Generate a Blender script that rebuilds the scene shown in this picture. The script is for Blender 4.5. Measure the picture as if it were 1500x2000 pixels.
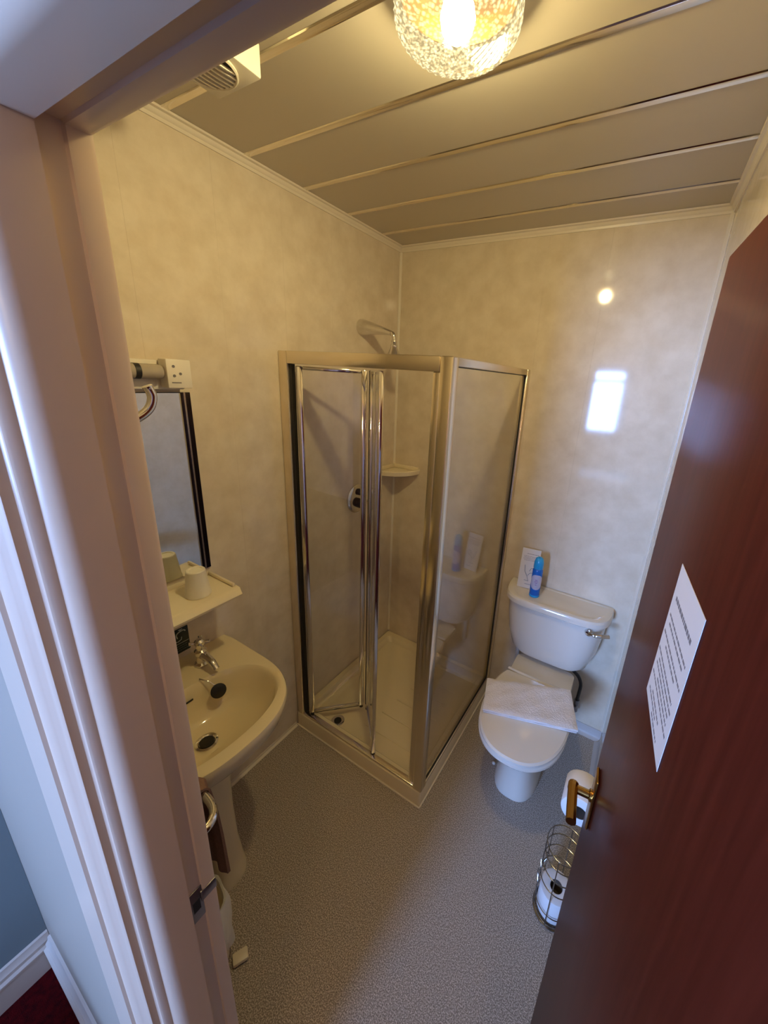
import bpy, bmesh, math, random
from mathutils import Vector, Matrix
random.seed(7)
for o in list(bpy.data.objects): bpy.data.objects.remove(o)
scene = bpy.context.scene
COL = scene.collection

# ------------------------------------------------------------------ camera
cam_data = bpy.data.cameras.new('camera'); cam = bpy.data.objects.new('camera', cam_data); COL.objects.link(cam)
CR = Vector((0.8628994, 0.50152522, 0.06226618)); CU = Vector((-0.19932607, 0.22452478, 0.95386464)); CF = Vector((-0.46440687, 0.83550049, -0.29370935))
M = Matrix((CR, CU, -CF)).transposed().to_4x4(); M.translation = Vector((1.28698726, -0.29147886, 1.78203298))
cam.matrix_world = M
cam_data.sensor_fit = 'HORIZONTAL'; cam_data.sensor_width = 36.0
cam_data.lens = 733.1024 / 1500 * 36; cam_data.shift_x = -92.32 / 1500; cam_data.shift_y = -36.52 / 1500
cam_data.clip_start = 0.01
scene.camera = cam

# ------------------------------------------------------------------ world, daylight, exposure
world = bpy.data.worlds.new('sky'); scene.world = world; world.use_nodes = True
bg = world.node_tree.nodes['Background']; bg.inputs[0].default_value = (0.50, 0.66, 1.0, 1); bg.inputs[1].default_value = 6.0
ld = bpy.data.lights.new('window_daylight', 'AREA'); ld.shape = 'RECTANGLE'; ld.size = 0.86; ld.size_y = 0.92
ld.energy = 245; ld.color = (0.25, 0.45, 1.0)
lo = bpy.data.objects.new('window_daylight', ld); COL.objects.link(lo); lo.location = (0.50, -3.12, 1.60); lo.rotation_euler = (math.radians(90), 0, 0)
BULB = 1050.0
scene.cycles.transparent_max_bounces = 16; scene.cycles.max_bounces = 12; scene.cycles.diffuse_bounces = 6; scene.cycles.glossy_bounces = 4
scene.view_settings.view_transform = 'Standard'; scene.view_settings.look = 'None'
scene.view_settings.exposure = 0.22; scene.view_settings.gamma = 1.0; scene.view_settings.use_curve_mapping = False

# ------------------------------------------------------------------ dimensions
W, D, H = 1.397, 1.535, 2.415      # bathroom: left wall x=0, right wall x=W, back wall y=D
Y0 = -0.098                        # room face of the door wall
YB = -0.222                        # bedroom face of the door wall

# ------------------------------------------------------------------ helpers
def tag(o, label=None, cat=None, group=None, kind=None):
    if label: o['label'] = label
    if cat: o['category'] = cat
    if group: o['group'] = group
    if kind: o['kind'] = kind
    return o
def obj(name, bm, m, parent=None, smooth=True, angle=35):
    bmesh.ops.recalc_face_normals(bm, faces=bm.faces)
    me = bpy.data.meshes.new(name); bm.to_mesh(me); bm.free()
    if smooth:
        for p in me.polygons: p.use_smooth = True
        me.set_sharp_from_angle(angle=math.radians(angle))
    if m is not None: me.materials.append(m)
    o = bpy.data.objects.new(name, me); COL.objects.link(o)
    if parent is not None:
        o.parent = parent; o.matrix_parent_inverse = parent.matrix_world.inverted()
    return o
def thing(name, label, cat, loc=(0, 0, 0), group=None):
    o = bpy.data.objects.new(name, None); COL.objects.link(o); o.location = loc; o.empty_display_size = .05
    o.matrix_world = Matrix.Translation(loc)
    return tag(o, label, cat, group)
def BM(): return bmesh.new()
def box(bm, x0, x1, y0, y1, z0, z1, bev=0, seg=2, mtx=None):
    r = bmesh.ops.create_cube(bm, size=1); vs = r['verts']
    for v in vs: v.co = Vector(((x0 + x1) / 2 + v.co.x * (x1 - x0), (y0 + y1) / 2 + v.co.y * (y1 - y0), (z0 + z1) / 2 + v.co.z * (z1 - z0)))
    if bev:
        es = list({e for v in vs for e in v.link_edges})
        q = bmesh.ops.bevel(bm, geom=es, offset=bev, segments=seg, affect='EDGES', profile=.5)
        vs = list({v for f in q['faces'] for v in f.verts} | {v for v in vs if v.is_valid})
    if mtx is not None:
        for v in vs: v.co = mtx @ v.co
    return bm
def segbox(bm, A, B, t, z0, z1, e0=0, e1=0, bev=0):
    """oriented box along A->B in plan, thickness t"""
    A = Vector((A[0], A[1], 0)); B = Vector((B[0], B[1], 0)); d = (B - A); L = d.length; d.normalize()
    m = Matrix((( d.x, -d.y, 0, A.x), (d.y, d.x, 0, A.y), (0, 0, 1, 0), (0, 0, 0, 1)))
    return box(bm, -e0, L + e1, -t / 2, t / 2, z0, z1, bev, mtx=m)
def rings(bm, R, cap0=True, cap1=True, closed=True):
    V = [[bm.verts.new(p) for p in r] for r in R]; n = len(R[0])
    for a, b in zip(V, V[1:]):
        for i in range(n if closed else n - 1):
            j = (i + 1) % n
            try: bm.faces.new((a[i], a[j], b[j], b[i]))
            except ValueError: pass
    if cap0: bm.faces.new(V[0][::-1])
    if cap1: bm.faces.new(V[-1])
    return bm
def basis(ax):
    ax = Vector(ax).normalized(); t = Vector((0, 0, 1)) if abs(ax.z) < .9 else Vector((1, 0, 0))
    u = t.cross(ax).normalized(); return u, ax.cross(u).normalized(), ax
def lathe(bm, prof, org=(0, 0, 0), ax=(0, 0, 1), n=32, cap0=True, cap1=True):
    u, v, w = basis(ax); org = Vector(org)
    return rings(bm, [[org + w * h + (u * math.cos(2 * math.pi * i / n) + v * math.sin(2 * math.pi * i / n)) * max(r, 1e-4) for i in range(n)] for r, h in prof], cap0, cap1)
def spline(P, k=8):
    P = [Vector(p) for p in P]; out = []
    for i in range(len(P) - 1):
        a, b, c, d = P[max(i - 1, 0)], P[i], P[i + 1], P[min(i + 2, len(P) - 1)]
        for s in range(k):
            t = s / k; out.append(.5 * ((2 * b) + (c - a) * t + (2 * a - 5 * b + 4 * c - d) * t * t + (3 * b - a - 3 * c + d) * t ** 3))
    return out + [P[-1]]
def tube(bm, P, r, n=12, closed=False):
    P = [Vector(p) for p in P]; N = len(P); R = []
    u = None
    for i in range(N):
        a = P[(i - 1) % N] if (closed or i > 0) else P[i]; b = P[(i + 1) % N] if (closed or i < N - 1) else P[i]
        t = (b - a).normalized()
        if u is None: u, v, _ = basis(t)
        else:
            u = (u - t * u.dot(t)).normalized()
        v = t.cross(u)
        rr = r[i] if isinstance(r, (list, tuple)) else r
        R.append([P[i] + (u * math.cos(2 * math.pi * k / n) + v * math.sin(2 * math.pi * k / n)) * rr for k in range(n)])
    if closed: R.append(R[0]); 
    rings(bm, R, not closed, not closed)
    if closed: bmesh.ops.remove_doubles(bm, verts=bm.verts, dist=1e-6)
    return bm
def prism(bm, poly, axis, a, b):
    f = {'x': lambda p, t: (t, p[0], p[1]), 'y': lambda p, t: (p[0], t, p[1]), 'z': lambda p, t: (p[0], p[1], t)}[axis]
    return rings(bm, [[f(p, a) for p in poly], [f(p, b) for p in poly]])
def sup(cx, cy, a, b, n=2.5, N=64, m=None, rot=0):
    out = []
    for i in range(N):
        t = 2 * math.pi * i / N; c, s = math.cos(t), math.sin(t)
        x = a * math.copysign(abs(c) ** (2 / n), c); y = b * math.copysign(abs(s) ** (2 / (m or n)), s)
        out.append((cx + x * math.cos(rot) - y * math.sin(rot), cy + x * math.sin(rot) + y * math.cos(rot)))
    return out
def polar(poly, c, N=64):
    """resample a star-shaped outline by angle about c"""
    out = []
    for i in range(N):
        t = 2 * math.pi * i / N; d = (math.cos(t), math.sin(t)); best = None
        for k in range(len(poly)):
            ax, ay = poly[k][0] - c[0], poly[k][1] - c[1]; bx, by = poly[(k + 1) % len(poly)][0] - c[0], poly[(k + 1) % len(poly)][1] - c[1]
            ex, ey = bx - ax, by - ay; den = d[0] * ey - d[1] * ex
            if abs(den) < 1e-12: continue
            s = (ax * ey - ay * ex) / den; q = (ax * d[1] - ay * d[0]) / den
            if s > 0 and -1e-6 <= q <= 1 + 1e-6: best = s if best is None else max(best, s)
        out.append((c[0] + d[0] * best, c[1] + d[1] * best))
    return out
def Z(poly, z): return [(p[0], p[1], z) for p in poly]

# ------------------------------------------------------------------ materials
def nmat(name):
    m = bpy.data.materials.new(name); m.use_nodes = True; nt = m.node_tree; return m, nt, nt.nodes['Principled BSDF']
def mat(name, col, rough=.5, metal=0, spec=.5, coat=0, noise=None, bump=None, trans=0, sss=0, coat_rough=.05):
    m, nt, p = nmat(name)
    p.inputs['Base Color'].default_value = (*col, 1); p.inputs['Roughness'].default_value = rough; p.inputs['Metallic'].default_value = metal
    p.inputs['Specular IOR Level'].default_value = spec; p.inputs['Coat Weight'].default_value = coat; p.inputs['Coat Roughness'].default_value = coat_rough
    p.inputs['Transmission Weight'].default_value = trans
    if sss: p.inputs['Subsurface Weight'].default_value = sss; p.inputs['Subsurface Radius'].default_value = (.02, .015, .01)
    tc = nt.nodes.new('ShaderNodeTexCoord')
    if noise:   # (scale, colour2, detail, lo, hi, stretch)
        sc, c2, det, lo_, hi_ = noise[:5]; st = noise[5] if len(noise) > 5 else (1, 1, 1)
        mp = nt.nodes.new('ShaderNodeMapping'); mp.inputs['Scale'].default_value = st
        nz = nt.nodes.new('ShaderNodeTexNoise'); nz.inputs['Scale'].default_value = sc; nz.inputs['Detail'].default_value = det; nz.inputs['Roughness'].default_value = .6
        cr = nt.nodes.new('ShaderNodeValToRGB'); cr.color_ramp.elements[0].position = lo_; cr.color_ramp.elements[1].position = hi_
        cr.color_ramp.elements[0].color = (*col, 1); cr.color_ramp.elements[1].color = (*c2, 1)
        nt.links.new(tc.outputs['Object'], mp.inputs[0]); nt.links.new(mp.outputs[0], nz.inputs['Vector']); nt.links.new(nz.outputs['Fac'], cr.inputs[0]); nt.links.new(cr.outputs[0], p.inputs['Base Color'])
    if bump:    # (scale, strength, distance)
        nb = nt.nodes.new('ShaderNodeTexNoise'); nb.inputs['Scale'].default_value = bump[0]; nb.inputs['Detail'].default_value = 3
        bp = nt.nodes.new('ShaderNodeBump'); bp.inputs['Strength'].default_value = bump[1]; bp.inputs['Distance'].default_value = bump[2]
        nt.links.new(tc.outputs['Object'], nb.inputs['Vector']); nt.links.new(nb.outputs['Fac'], bp.inputs['Height']); nt.links.new(bp.outputs[0], p.inputs['Normal'])
    return m
def glass_mat(name, tint=(.93, .95, .93), f0=.045, gain=1.0):
    """thin clear pane: transparent, with Schlick reflection on each face"""
    m = bpy.data.materials.new(name); m.use_nodes = True; nt = m.node_tree; nt.nodes.clear()
    out = nt.nodes.new('ShaderNodeOutputMaterial'); mix = nt.nodes.new('ShaderNodeMixShader'); tr = nt.nodes.new('ShaderNodeBsdfTransparent'); gl = nt.nodes.new('ShaderNodeBsdfGlossy')
    tr.inputs[0].default_value = (*tint, 1); gl.inputs['Roughness'].default_value = .015; gl.inputs[0].default_value = (1, 1, 1, 1)
    ge = nt.nodes.new('ShaderNodeNewGeometry'); dt = nt.nodes.new('ShaderNodeVectorMath'); dt.operation = 'DOT_PRODUCT'
    ab = nt.nodes.new('ShaderNodeMath'); ab.operation = 'ABSOLUTE'; s1 = nt.nodes.new('ShaderNodeMath'); s1.operation = 'SUBTRACT'; s1.inputs[0].default_value = 1
    pw = nt.nodes.new('ShaderNodeMath'); pw.operation = 'POWER'; pw.inputs[1].default_value = 5
    ma = nt.nodes.new('ShaderNodeMath'); ma.operation = 'MULTIPLY_ADD'; ma.inputs[1].default_value = (1 - f0) * gain; ma.inputs[2].default_value = f0; ma.use_clamp = True
    L = nt.links.new
    L(ge.outputs['Incoming'], dt.inputs[0]); L(ge.outputs['Normal'], dt.inputs[1]); L(dt.outputs['Value'], ab.inputs[0]); L(ab.outputs[0], s1.inputs[1]); L(s1.outputs[0], pw.inputs[0]); L(pw.outputs[0], ma.inputs[0])
    L(ma.outputs[0], mix.inputs[0]); L(tr.outputs[0], mix.inputs[1]); L(gl.outputs[0], mix.inputs[2]); L(mix.outputs[0], out.inputs[0])
    return m
def emit_mat(name, col, s):
    m = bpy.data.materials.new(name); m.use_nodes = True; nt = m.node_tree; nt.nodes.clear()
    out = nt.nodes.new('ShaderNodeOutputMaterial'); e = nt.nodes.new('ShaderNodeEmission'); e.inputs[0].default_value = (*col, 1); e.inputs[1].default_value = s
    nt.links.new(e.outputs[0], out.inputs[0]); return m

m_panel = mat('cream marbled wall panel', (.74, .645, .50), .065, spec=.38, noise=(11, (.645, .545, .40), 7, .36, .68))
m_trimw = mat('ivory plastic trim', (.78, .70, .56), .25)
m_ceil = mat('satin ceiling panel', (.54, .48, .37), .20, spec=.5)
m_seam = mat('polished ceiling strip', (.80, .74, .62), .12, metal=1)
m_core = mat('plaster', (.6, .55, .48), .8)
m_floor = mat('speckled vinyl', (.23, .19, .15), .55, spec=.3, noise=(300, (.62, .54, .45), 3, .45, .60), bump=(230, .3, .002))
m_white = mat('cream gloss paint', (.66, .515, .38), .28, bump=(9, .05, .01))
m_bwall = mat('white painted wall', (.37, .31, .235), .5)
m_bpap = mat('dusky pink wallpaper', (.42, .29, .23), .7)
m_teal = mat('teal painted wall', (.20, .27, .29), .7, bump=(90, .1, .002))
m_carpet = mat('red carpet', (.075, .002, .003), .95, spec=.1, noise=(60, (.025, .001, .002), 3, .4, .7), bump=(400, .6, .004))
m_cream = mat('cream ceramic', (.76, .65, .42), .08, spec=.6)
m_wc = mat('pale ceramic', (.74, .68, .58), .08, spec=.6)
m_tray = mat('cream acrylic tray', (.80, .69, .45), .2)
m_chrome = mat('chrome', (.75, .73, .70), .09, metal=1)
m_alu = mat('polished aluminium frame', (.80, .72, .58), .2, metal=1)
m_dark = mat('black rubber', (.012, .011, .01), .5)
m_glass = glass_mat('shower glass', (.975, .98, .97), f0=.06)
m_clear = glass_mat('clear plastic', (.9, .88, .82))
m_mirror = mat('mirror glass', (.80, .82, .80), .015, metal=1)
m_mframe = mat('black mirror bevel', (.05, .04, .05), .08, metal=1)
m_ivory = mat('ivory plastic', (.80, .70, .50), .3)
m_cup = mat('frosted plastic cup', (.82, .76, .62), .4, sss=.2)
m_print = mat('grey print', (.20, .18, .18), .8)
m_paper = mat('white paper', (.74, .70, .68), .7)
m_sign = mat('dark green sign', (.006, .018, .015), .3)
m_signw = mat('pale sign print', (.45, .50, .46), .5)
m_brass = mat('aged brass', (.48, .28, .08), .25, metal=1)
m_steel = mat('dull steel', (.35, .33, .33), .35, metal=1)
m_towel = mat('white towelling', (.78, .72, .68), .95, spec=.1, bump=(160, .5, .006))
m_brown = mat('brown towelling', (.24, .14, .10), .95, spec=.1, bump=(120, .5, .006))
m_bag = mat('white bin liner', (.80, .76, .68), .4, bump=(30, .5, .01))
m_loo = mat('toilet tissue', (.80, .77, .74), .9, spec=.1)
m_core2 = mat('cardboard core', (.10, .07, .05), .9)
m_wire = mat('dark chrome wire', (.30, .29, .28), .2, metal=1)
m_blue = mat('blue can', (.01, .13, .55), .2)
m_blue2 = mat('light blue cap', (.02, .33, .70), .2)
m_canlab = mat('pale label', (.50, .50, .66), .35)
m_hose = mat('dark braided hose', (.03, .028, .026), .4)
m_pvc = mat('white plastic pipe', (.72, .72, .70), .3)
m_fan = mat('white fan housing', (.80, .74, .58), .35)
m_socket = mat('white socket plastic', (.80, .74, .62), .35)
m_tube = mat('smoky diffuser', (.42, .36, .28), .2)

# mahogany veneer door
m_door, nt, p = nmat('mahogany veneer')
tc = nt.nodes.new('ShaderNodeTexCoord'); mp = nt.nodes.new('ShaderNodeMapping'); mp.inputs['Scale'].default_value = (14, 14, .9)
nz = nt.nodes.new('ShaderNodeTexNoise'); nz.inputs['Scale'].default_value = 7; nz.inputs['Detail'].default_value = 6
cr = nt.nodes.new('ShaderNodeValToRGB'); cr.color_ramp.elements[0].position = .3; cr.color_ramp.elements[1].position = .75
cr.color_ramp.elements[0].color = (.066, .0115, .006, 1); cr.color_ramp.elements[1].color = (.092, .017, .009, 1)
nt.links.new(tc.outputs['Object'], mp.inputs[0]); nt.links.new(mp.outputs[0], nz.inputs['Vector']); nt.links.new(nz.outputs['Fac'], cr.inputs[0]); nt.links.new(cr.outputs[0], p.inputs['Base Color'])
p.inputs['Roughness'].default_value = .30; p.inputs['Specular IOR Level'].default_value = .025
# pressed-glass lamp shade: clear facets with a warm glow of lit glass
m_shade = bpy.data.materials.new('lit pressed glass'); m_shade.use_nodes = True; nt = m_shade.node_tree; nt.nodes.clear()
out = nt.nodes.new('ShaderNodeOutputMaterial'); tr = nt.nodes.new('ShaderNodeBsdfTransparent'); tr.inputs[0].default_value = (1, .95, .85, 1)
em = nt.nodes.new('ShaderNodeEmission'); em.inputs[0].default_value = (1, .80, .42, 1)
gl = nt.nodes.new('ShaderNodeBsdfGlossy'); gl.inputs['Roughness'].default_value = .1; gl.inputs[0].default_value = (.9, .85, .75, 1)
tc = nt.nodes.new('ShaderNodeTexCoord'); vo = nt.nodes.new('ShaderNodeTexVoronoi'); vo.inputs['Scale'].default_value = 150
cr = nt.nodes.new('ShaderNodeValToRGB'); cr.color_ramp.elements[0].position = .15; cr.color_ramp.elements[0].color = (1, 1, 1, 1); cr.color_ramp.elements[1].position = .62; cr.color_ramp.elements[1].color = (.22, .22, .22, 1)
ml = nt.nodes.new('ShaderNodeMath'); ml.operation = 'MULTIPLY'; ml.inputs[1].default_value = 2.3
m1 = nt.nodes.new('ShaderNodeMixShader'); m1.inputs[0].default_value = .02; ad = nt.nodes.new('ShaderNodeMixShader'); ad.inputs[0].default_value = .72
L = nt.links.new
L(tc.outputs['Object'], vo.inputs['Vector']); L(vo.outputs['Distance'], cr.inputs[0]); L(cr.outputs[0], ml.inputs[0]); L(ml.outputs[0], em.inputs[1])
L(em.outputs[0], m1.inputs[1]); L(gl.outputs[0], m1.inputs[2]); L(tr.outputs[0], ad.inputs[1]); L(m1.outputs[0], ad.inputs[2]); L(ad.outputs[0], out.inputs[0])
ad_side = .74
m_shade_side = m_shade.copy(); m_shade_side.name = 'lit pressed glass side'
for n_ in m_shade_side.node_tree.nodes:
    if n_.type == 'MIX_SHADER' and abs(n_.inputs[0].default_value - .72) < 1e-4: n_.inputs[0].default_value = ad_side
ad.inputs[0].default_value = .60
m_bulb = emit_mat('warm bulb', (1.0, .86, .48), BULB)

# ------------------------------------------------------------------ bathroom shell
def struct(name, bm, m, parent=None, smooth=True):
    o = obj(name, bm, m, parent, smooth)
    if parent is None: o['kind'] = 'structure'
    return o
floor = struct('floor', box(BM(), -.1, W + .1, YB, D + .1, -.06, 0), m_floor); tag(floor, 'speckled grey beige vinyl bathroom floor')
ceiling = struct('ceiling', box(BM(), -.1, W + .1, Y0 - .02, D + .1, H + .008, H + .08), m_core); tag(ceiling, 'satin beige panelled ceiling with polished strips')
seams = [.4085 + .235 * k for k in range(-2, 5)]
edges_y = [Y0 + .002] + seams + [D]
for a, b in zip(edges_y, edges_y[1:]):
    struct('ceiling_panel', box(BM(), .002, W + .034, a + (.007 if a != edges_y[0] else 0), b - (.007 if b != D else .001), H, H + .0075, .002, 1), m_ceil, ceiling, False)
for y in seams:
    bm = BM(); rings(bm, [[(x, y + d, H + z) for d, z in ((-.0105, -.0003), (-.0085, -.0026), (-.004, -.0016), (.004, -.0016), (.0085, -.0026), (.0105, -.0003))] for x in (.002, W + .034)])
    o = struct('ceiling_strip', bm, m_seam, ceiling); o['label'] = 'polished metallic strip between ceiling panels'

def panels(parent, axis, cuts, z0, z1, pos, sgn):
    for a, b in zip(cuts, cuts[1:]):
        lo_, hi_ = (pos, pos + sgn * .0075) if sgn > 0 else (pos + sgn * .0075, pos)
        a2, b2 = a + .0001, b - .0001
        bm = BM()
        if axis == 'y': box(bm, lo_, hi_, a2, b2, z0, z1)
        else: box(bm, a2, b2, lo_, hi_, z0, z1)
        struct('wall_panel', bm, m_panel, parent, False)
wl = struct('wall_left', box(BM(), -.1, -.008, YB, D + .1, 0, H), m_core); tag(wl, 'cream marbled panelled wall beside the basin')
panels(wl, 'y', [Y0, .035, .285, .535, .785, 1.035, 1.285, D - .001], .001, H - .001, 0, -1)
wb = struct('wall_back', box(BM(), 0, W, D + .008, D + .1, 0, H), m_core); tag(wb, 'cream marbled panelled wall behind the toilet')
panels(wb, 'x', [.001, .267, .517, .767, 1.017, 1.267, W - .001], .001, H - .001, D, 1)
wr = struct('wall_right', box(BM(), W + .008, W + .1, -.090, D + .1, 0, H), m_core); tag(wr, 'cream marbled panelled wall behind the open door')
panels(wr, 'y', [-.089, .16, .41, .66, .91, 1.16, D - .001], .001, H - .001, W, 1)
bm = BM(); box(bm, -.1, .76, YB, Y0, 0, H); box(bm, 1.501, 3.0, YB, Y0, 0, H); box(bm, .76, 1.501, YB, Y0, 2.021, H)
wf = struct('wall_front', bm, m_bwall); tag(wf, 'white painted wall holding the bathroom doorway')
def skew(o):
    for q in [o] + list(o.children):
        for v in q.data.vertices: v.co.x += .0185 * (D - v.co.y)
skew(wr)
# cornice beads and corner strips
prof = [(0, 0), (0, -.026), (.004, -.026), (.006, -.018), (.011, -.014), (.014, -.007), (.022, -.005), (.024, 0)]
for i, (nm, f) in enumerate([('trim_1', lambda d, z: ('x', d)), ('trim_2', None), ('trim_3', None)]):
    bm = BM()
    if i == 0: rings(bm, [[(d, y, H - .0005 + z) for d, z in prof] for y in (Y0, D - .001)])
    if i == 1: rings(bm, [[(x, D - d, H - .0005 + z) for d, z in prof] for x in (.001, W - .001)])
    if i == 2: rings(bm, [[(W - d, y, H - .0005 + z) for d, z in prof] for y in (-.089, D - .001)])
    o = struct(nm, bm, m_trimw); tag(o, ['ivory cornice bead above the basin wall', 'ivory cornice bead above the back wall', 'ivory cornice bead above the door side wall'][i])
    if i == 2: skew(o)
o = struct('trim_4', prism(BM(), [(0, D), (.010, D), (.010, D - .003), (.003, D - .010), (0, D - .010)], 'z', .09, H - .027), m_trimw); tag(o, 'ivory corner strip behind the shower')
o = struct('trim_5', prism(BM(), [(W, D), (W - .012, D), (W - .012, D - .003), (W - .003, D - .012), (W, D - .012)], 'z', .06, H - .027), m_trimw); tag(o, 'ivory corner strip beside the toilet')
m_cove = mat('grey vinyl upstand', (.50, .46, .42), .45)
cv = [(0, 0), (.028, 0), (.014, .006), (.006, .018), (.004, .055), (0, .055)]
o = struct('baseboard_back', rings(BM(), [[(x, D - d, z) for d, z in cv] for x in (.77, W - .001)]), m_cove); tag(o, 'grey vinyl coved skirting below the back wall')
o = struct('baseboard_right', rings(BM(), [[(W - d, y, z) for d, z in cv] for y in (-.089, D - .03)]), m_cove); tag(o, 'grey vinyl coved skirting below the right wall'); skew(o)
o = struct('baseboard_left', rings(BM(), [[(d * .5, y, z * .3) for d, z in cv] for y in (Y0, .73)]), m_trimw); tag(o, 'thin ivory sealing strip below the basin wall')

# ------------------------------------------------------------------ door frame (mitred moulding round the doorway)
XL, XR, ZT = .826, 1.435, 1.955
JP = [(.760, -.094), (.8135, -.094), (.8155, -.098), (.8155, -.1135), (.8130, -.1155), (.8130, -.137), (.826, -.137), (.826, -.168), (.8252, -.174), (.8225, -.1795), (.8185, -.1840), (.8158, -.1855),
      (.8152, -.1940), (.8135, -.1962), (.8105, -.1968), (.8088, -.1985), (.8082, -.2065), (.8055, -.2092), (.8015, -.2105), (.7985, -.2140), (.7935, -.2180), (.7895, -.2195), (.7880, -.2197), (.7865, -.2235), (.7200, -.2268), (.7150, -.2222), (.760, -.2222)]
df = struct('trim_6', rings(BM(), [[(x, y, 0) for x, y in JP], [(x, y, ZT + XL - x) for x, y in JP]]), m_white); tag(df, 'glossy white moulded door frame round the bathroom doorway')
o = obj('head_lining', rings(BM(), [[(x, y, ZT + XL - x) for x, y in JP], [(XR + XL - x, y, ZT + XL - x) for x, y in JP]]), m_white, df)
o = obj('hinge_jamb', rings(BM(), [[(XR + XL - x, y, 0) for x, y in JP], [(XR + XL - x, y, ZT + XL - x) for x, y in JP]]), m_white, df)
bm = BM(); box(bm, .8132, .8148, -.1365, -.1150, .915, .985, .0005); box(bm, .8155, .8168, -.1160, -.094, .950, .972, .0005); box(bm, .8140, .8166, -.118, -.1135, .950, .972)
sp = obj('strike_plate', bm, m_steel, df); sp['label'] = 'dull steel strike plate let into the jamb'
obj('latch_hole', box(BM(), .8146, .8152, -.131, -.120, .938, .962), m_dark, sp)

# ------------------------------------------------------------------ bedroom shell behind the camera (daylight source)
BX0, BX1, BY1, BH = .030, 2.9, -2.95, 2.42
o = struct('floor_bedroom', box(BM(), BX0 - .1, BX1 + .1, BY1 - .1, YB - .0005, -.06, 0), m_carpet); tag(o, 'dark red carpet outside the bathroom door')
o = struct('ceiling_bedroom', box(BM(), BX0 - .1, BX1 + .1, BY1 - .1, YB, BH, BH + .06), m_bpap); tag(o, 'dusky bedroom ceiling')
o = struct('wall_bedroom_left', box(BM(), BX0 - .1, BX0, BY1 - .1, YB - .0005, 0, BH), m_teal); tag(o, 'teal painted bedroom wall left of the door frame')
o = struct('wall_bedroom_right', box(BM(), BX1, BX1 + .1, BY1 - .1, YB, 0, BH), m_bpap); tag(o, 'dusky pink bedroom wall out of view')
wx0, wx1, wz0, wz1 = .12, .88, 1.14, 2.05
bm = BM(); box(bm, BX0, wx0, BY1 - .1, BY1, 0, BH); box(bm, wx1, BX1, BY1 - .1, BY1, 0, BH); box(bm, wx0, wx1, BY1 - .1, BY1, 0, wz0); box(bm, wx0, wx1, BY1 - .1, BY1, wz1, BH)
o = struct('wall_bedroom_rear', bm, m_bpap); tag(o, 'dusky pink bedroom wall with the window')
w1 = thing('window_1', 'white framed bedroom window above the bed', None, (.5, BY1 - .05, wz0)); w1['kind'] = 'structure'
bm = BM()
for x in (wx0, wx1 - .04): box(bm, x, x + .04, BY1 - .08, BY1 - .03, wz0, wz1)
box(bm, wx0 + .04, wx1 - .04, BY1 - .08, BY1 - .03, wz0, wz0 + .04); box(bm, wx0 + .04, wx1 - .04, BY1 - .08, BY1 - .03, wz1 - .03, wz1); box(bm, wx0 + .04, wx1 - .04, BY1 - .08, BY1 - .03, 1.87, 1.925)
obj('window_frame', bm, m_bwall, w1)
obj('window_sill', box(BM(), wx0 - .03, wx1 + .03, BY1, BY1 + .08, wz0 - .03, wz0, .004), m_bwall, w1)
# skirtings
sk = [(0, 0), (.018, 0), (.018, .085), (.021, .088), (.021, .094), (.014, .100), (.014, .112), (.008, .120), (.006, .132), (0, .135)]
m_skirt = mat('cream gloss skirting', (.62, .56, .48), .35)
o = struct('baseboard_bedroom_left', rings(BM(), [[(BX0 + d, y, z) for d, z in sk] for y in (BY1, YB - .001)]), m_skirt); tag(o, 'cream moulded skirting board below the teal wall')
o = struct('baseboard_front', rings(BM(), [[(x, YB - d, z) for d, z in sk] for x in (BX0 + .022, .712)]), m_skirt); tag(o, 'cream skirting board below the door frame wall')
bed = thing('bed', 'single bed with white duvet under the bedroom window', 'bed', (.70, -1.95, 0))
obj('bed_base', box(BM(), .26, 1.14, -2.86, -1.02, .10, .34, .01), m_bpap, bed)
obj('mattress', box(BM(), .25, 1.15, -2.87, -1.01, .345, .54, .03), m_paper, bed)
obj('duvet', box(BM(), .235, 1.165, -2.88, -2.00, .541, .62, .035, 3), mat('white cotton', (.82, .82, .82), .8), bed)
obj('bed_runner', box(BM(), .232, 1.168, -1.99, -1.005, .541, .590, .02), m_carpet, bed)
for x in (.29, 1.07):
    for y in (-2.82, -1.10): obj('leg', box(BM(), x, x + .04, y, y + .04, 0, .0995), m_print, bed)

# bedroom ceiling pendant, lit, behind and to the right of the camera
PX, PY = 1.96, -1.92
pl_ = thing('pendant_lamp', 'lit pendant bulb hanging in the bedroom outside the doorway', 'lamp', (PX, PY, BH))
obj('ceiling_rose', lathe(BM(), [(.045, -.0005), (.045, -.012), (.02, -.025)], (PX, PY, BH), n=24), m_fan, pl_)
obj('cord', tube(BM(), [(PX, PY, BH - .02), (PX, PY, 2.16)], .003, 8), m_fan, pl_)
obj('bulb_holder', lathe(BM(), [(.012, 2.16), (.016, 2.15), (.016, 2.105), (.012, 2.10)], (PX, PY, 0), n=20), m_fan, pl_)
obj('bulb', lathe(BM(), [(.012, .045), (.022, .028), (.030, 0), (.022, -.022), (.001, -.030)], (PX, PY, 2.054), n=24), emit_mat('bedroom bulb', (1.0, .66, .34), 360.0), pl_)

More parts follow.
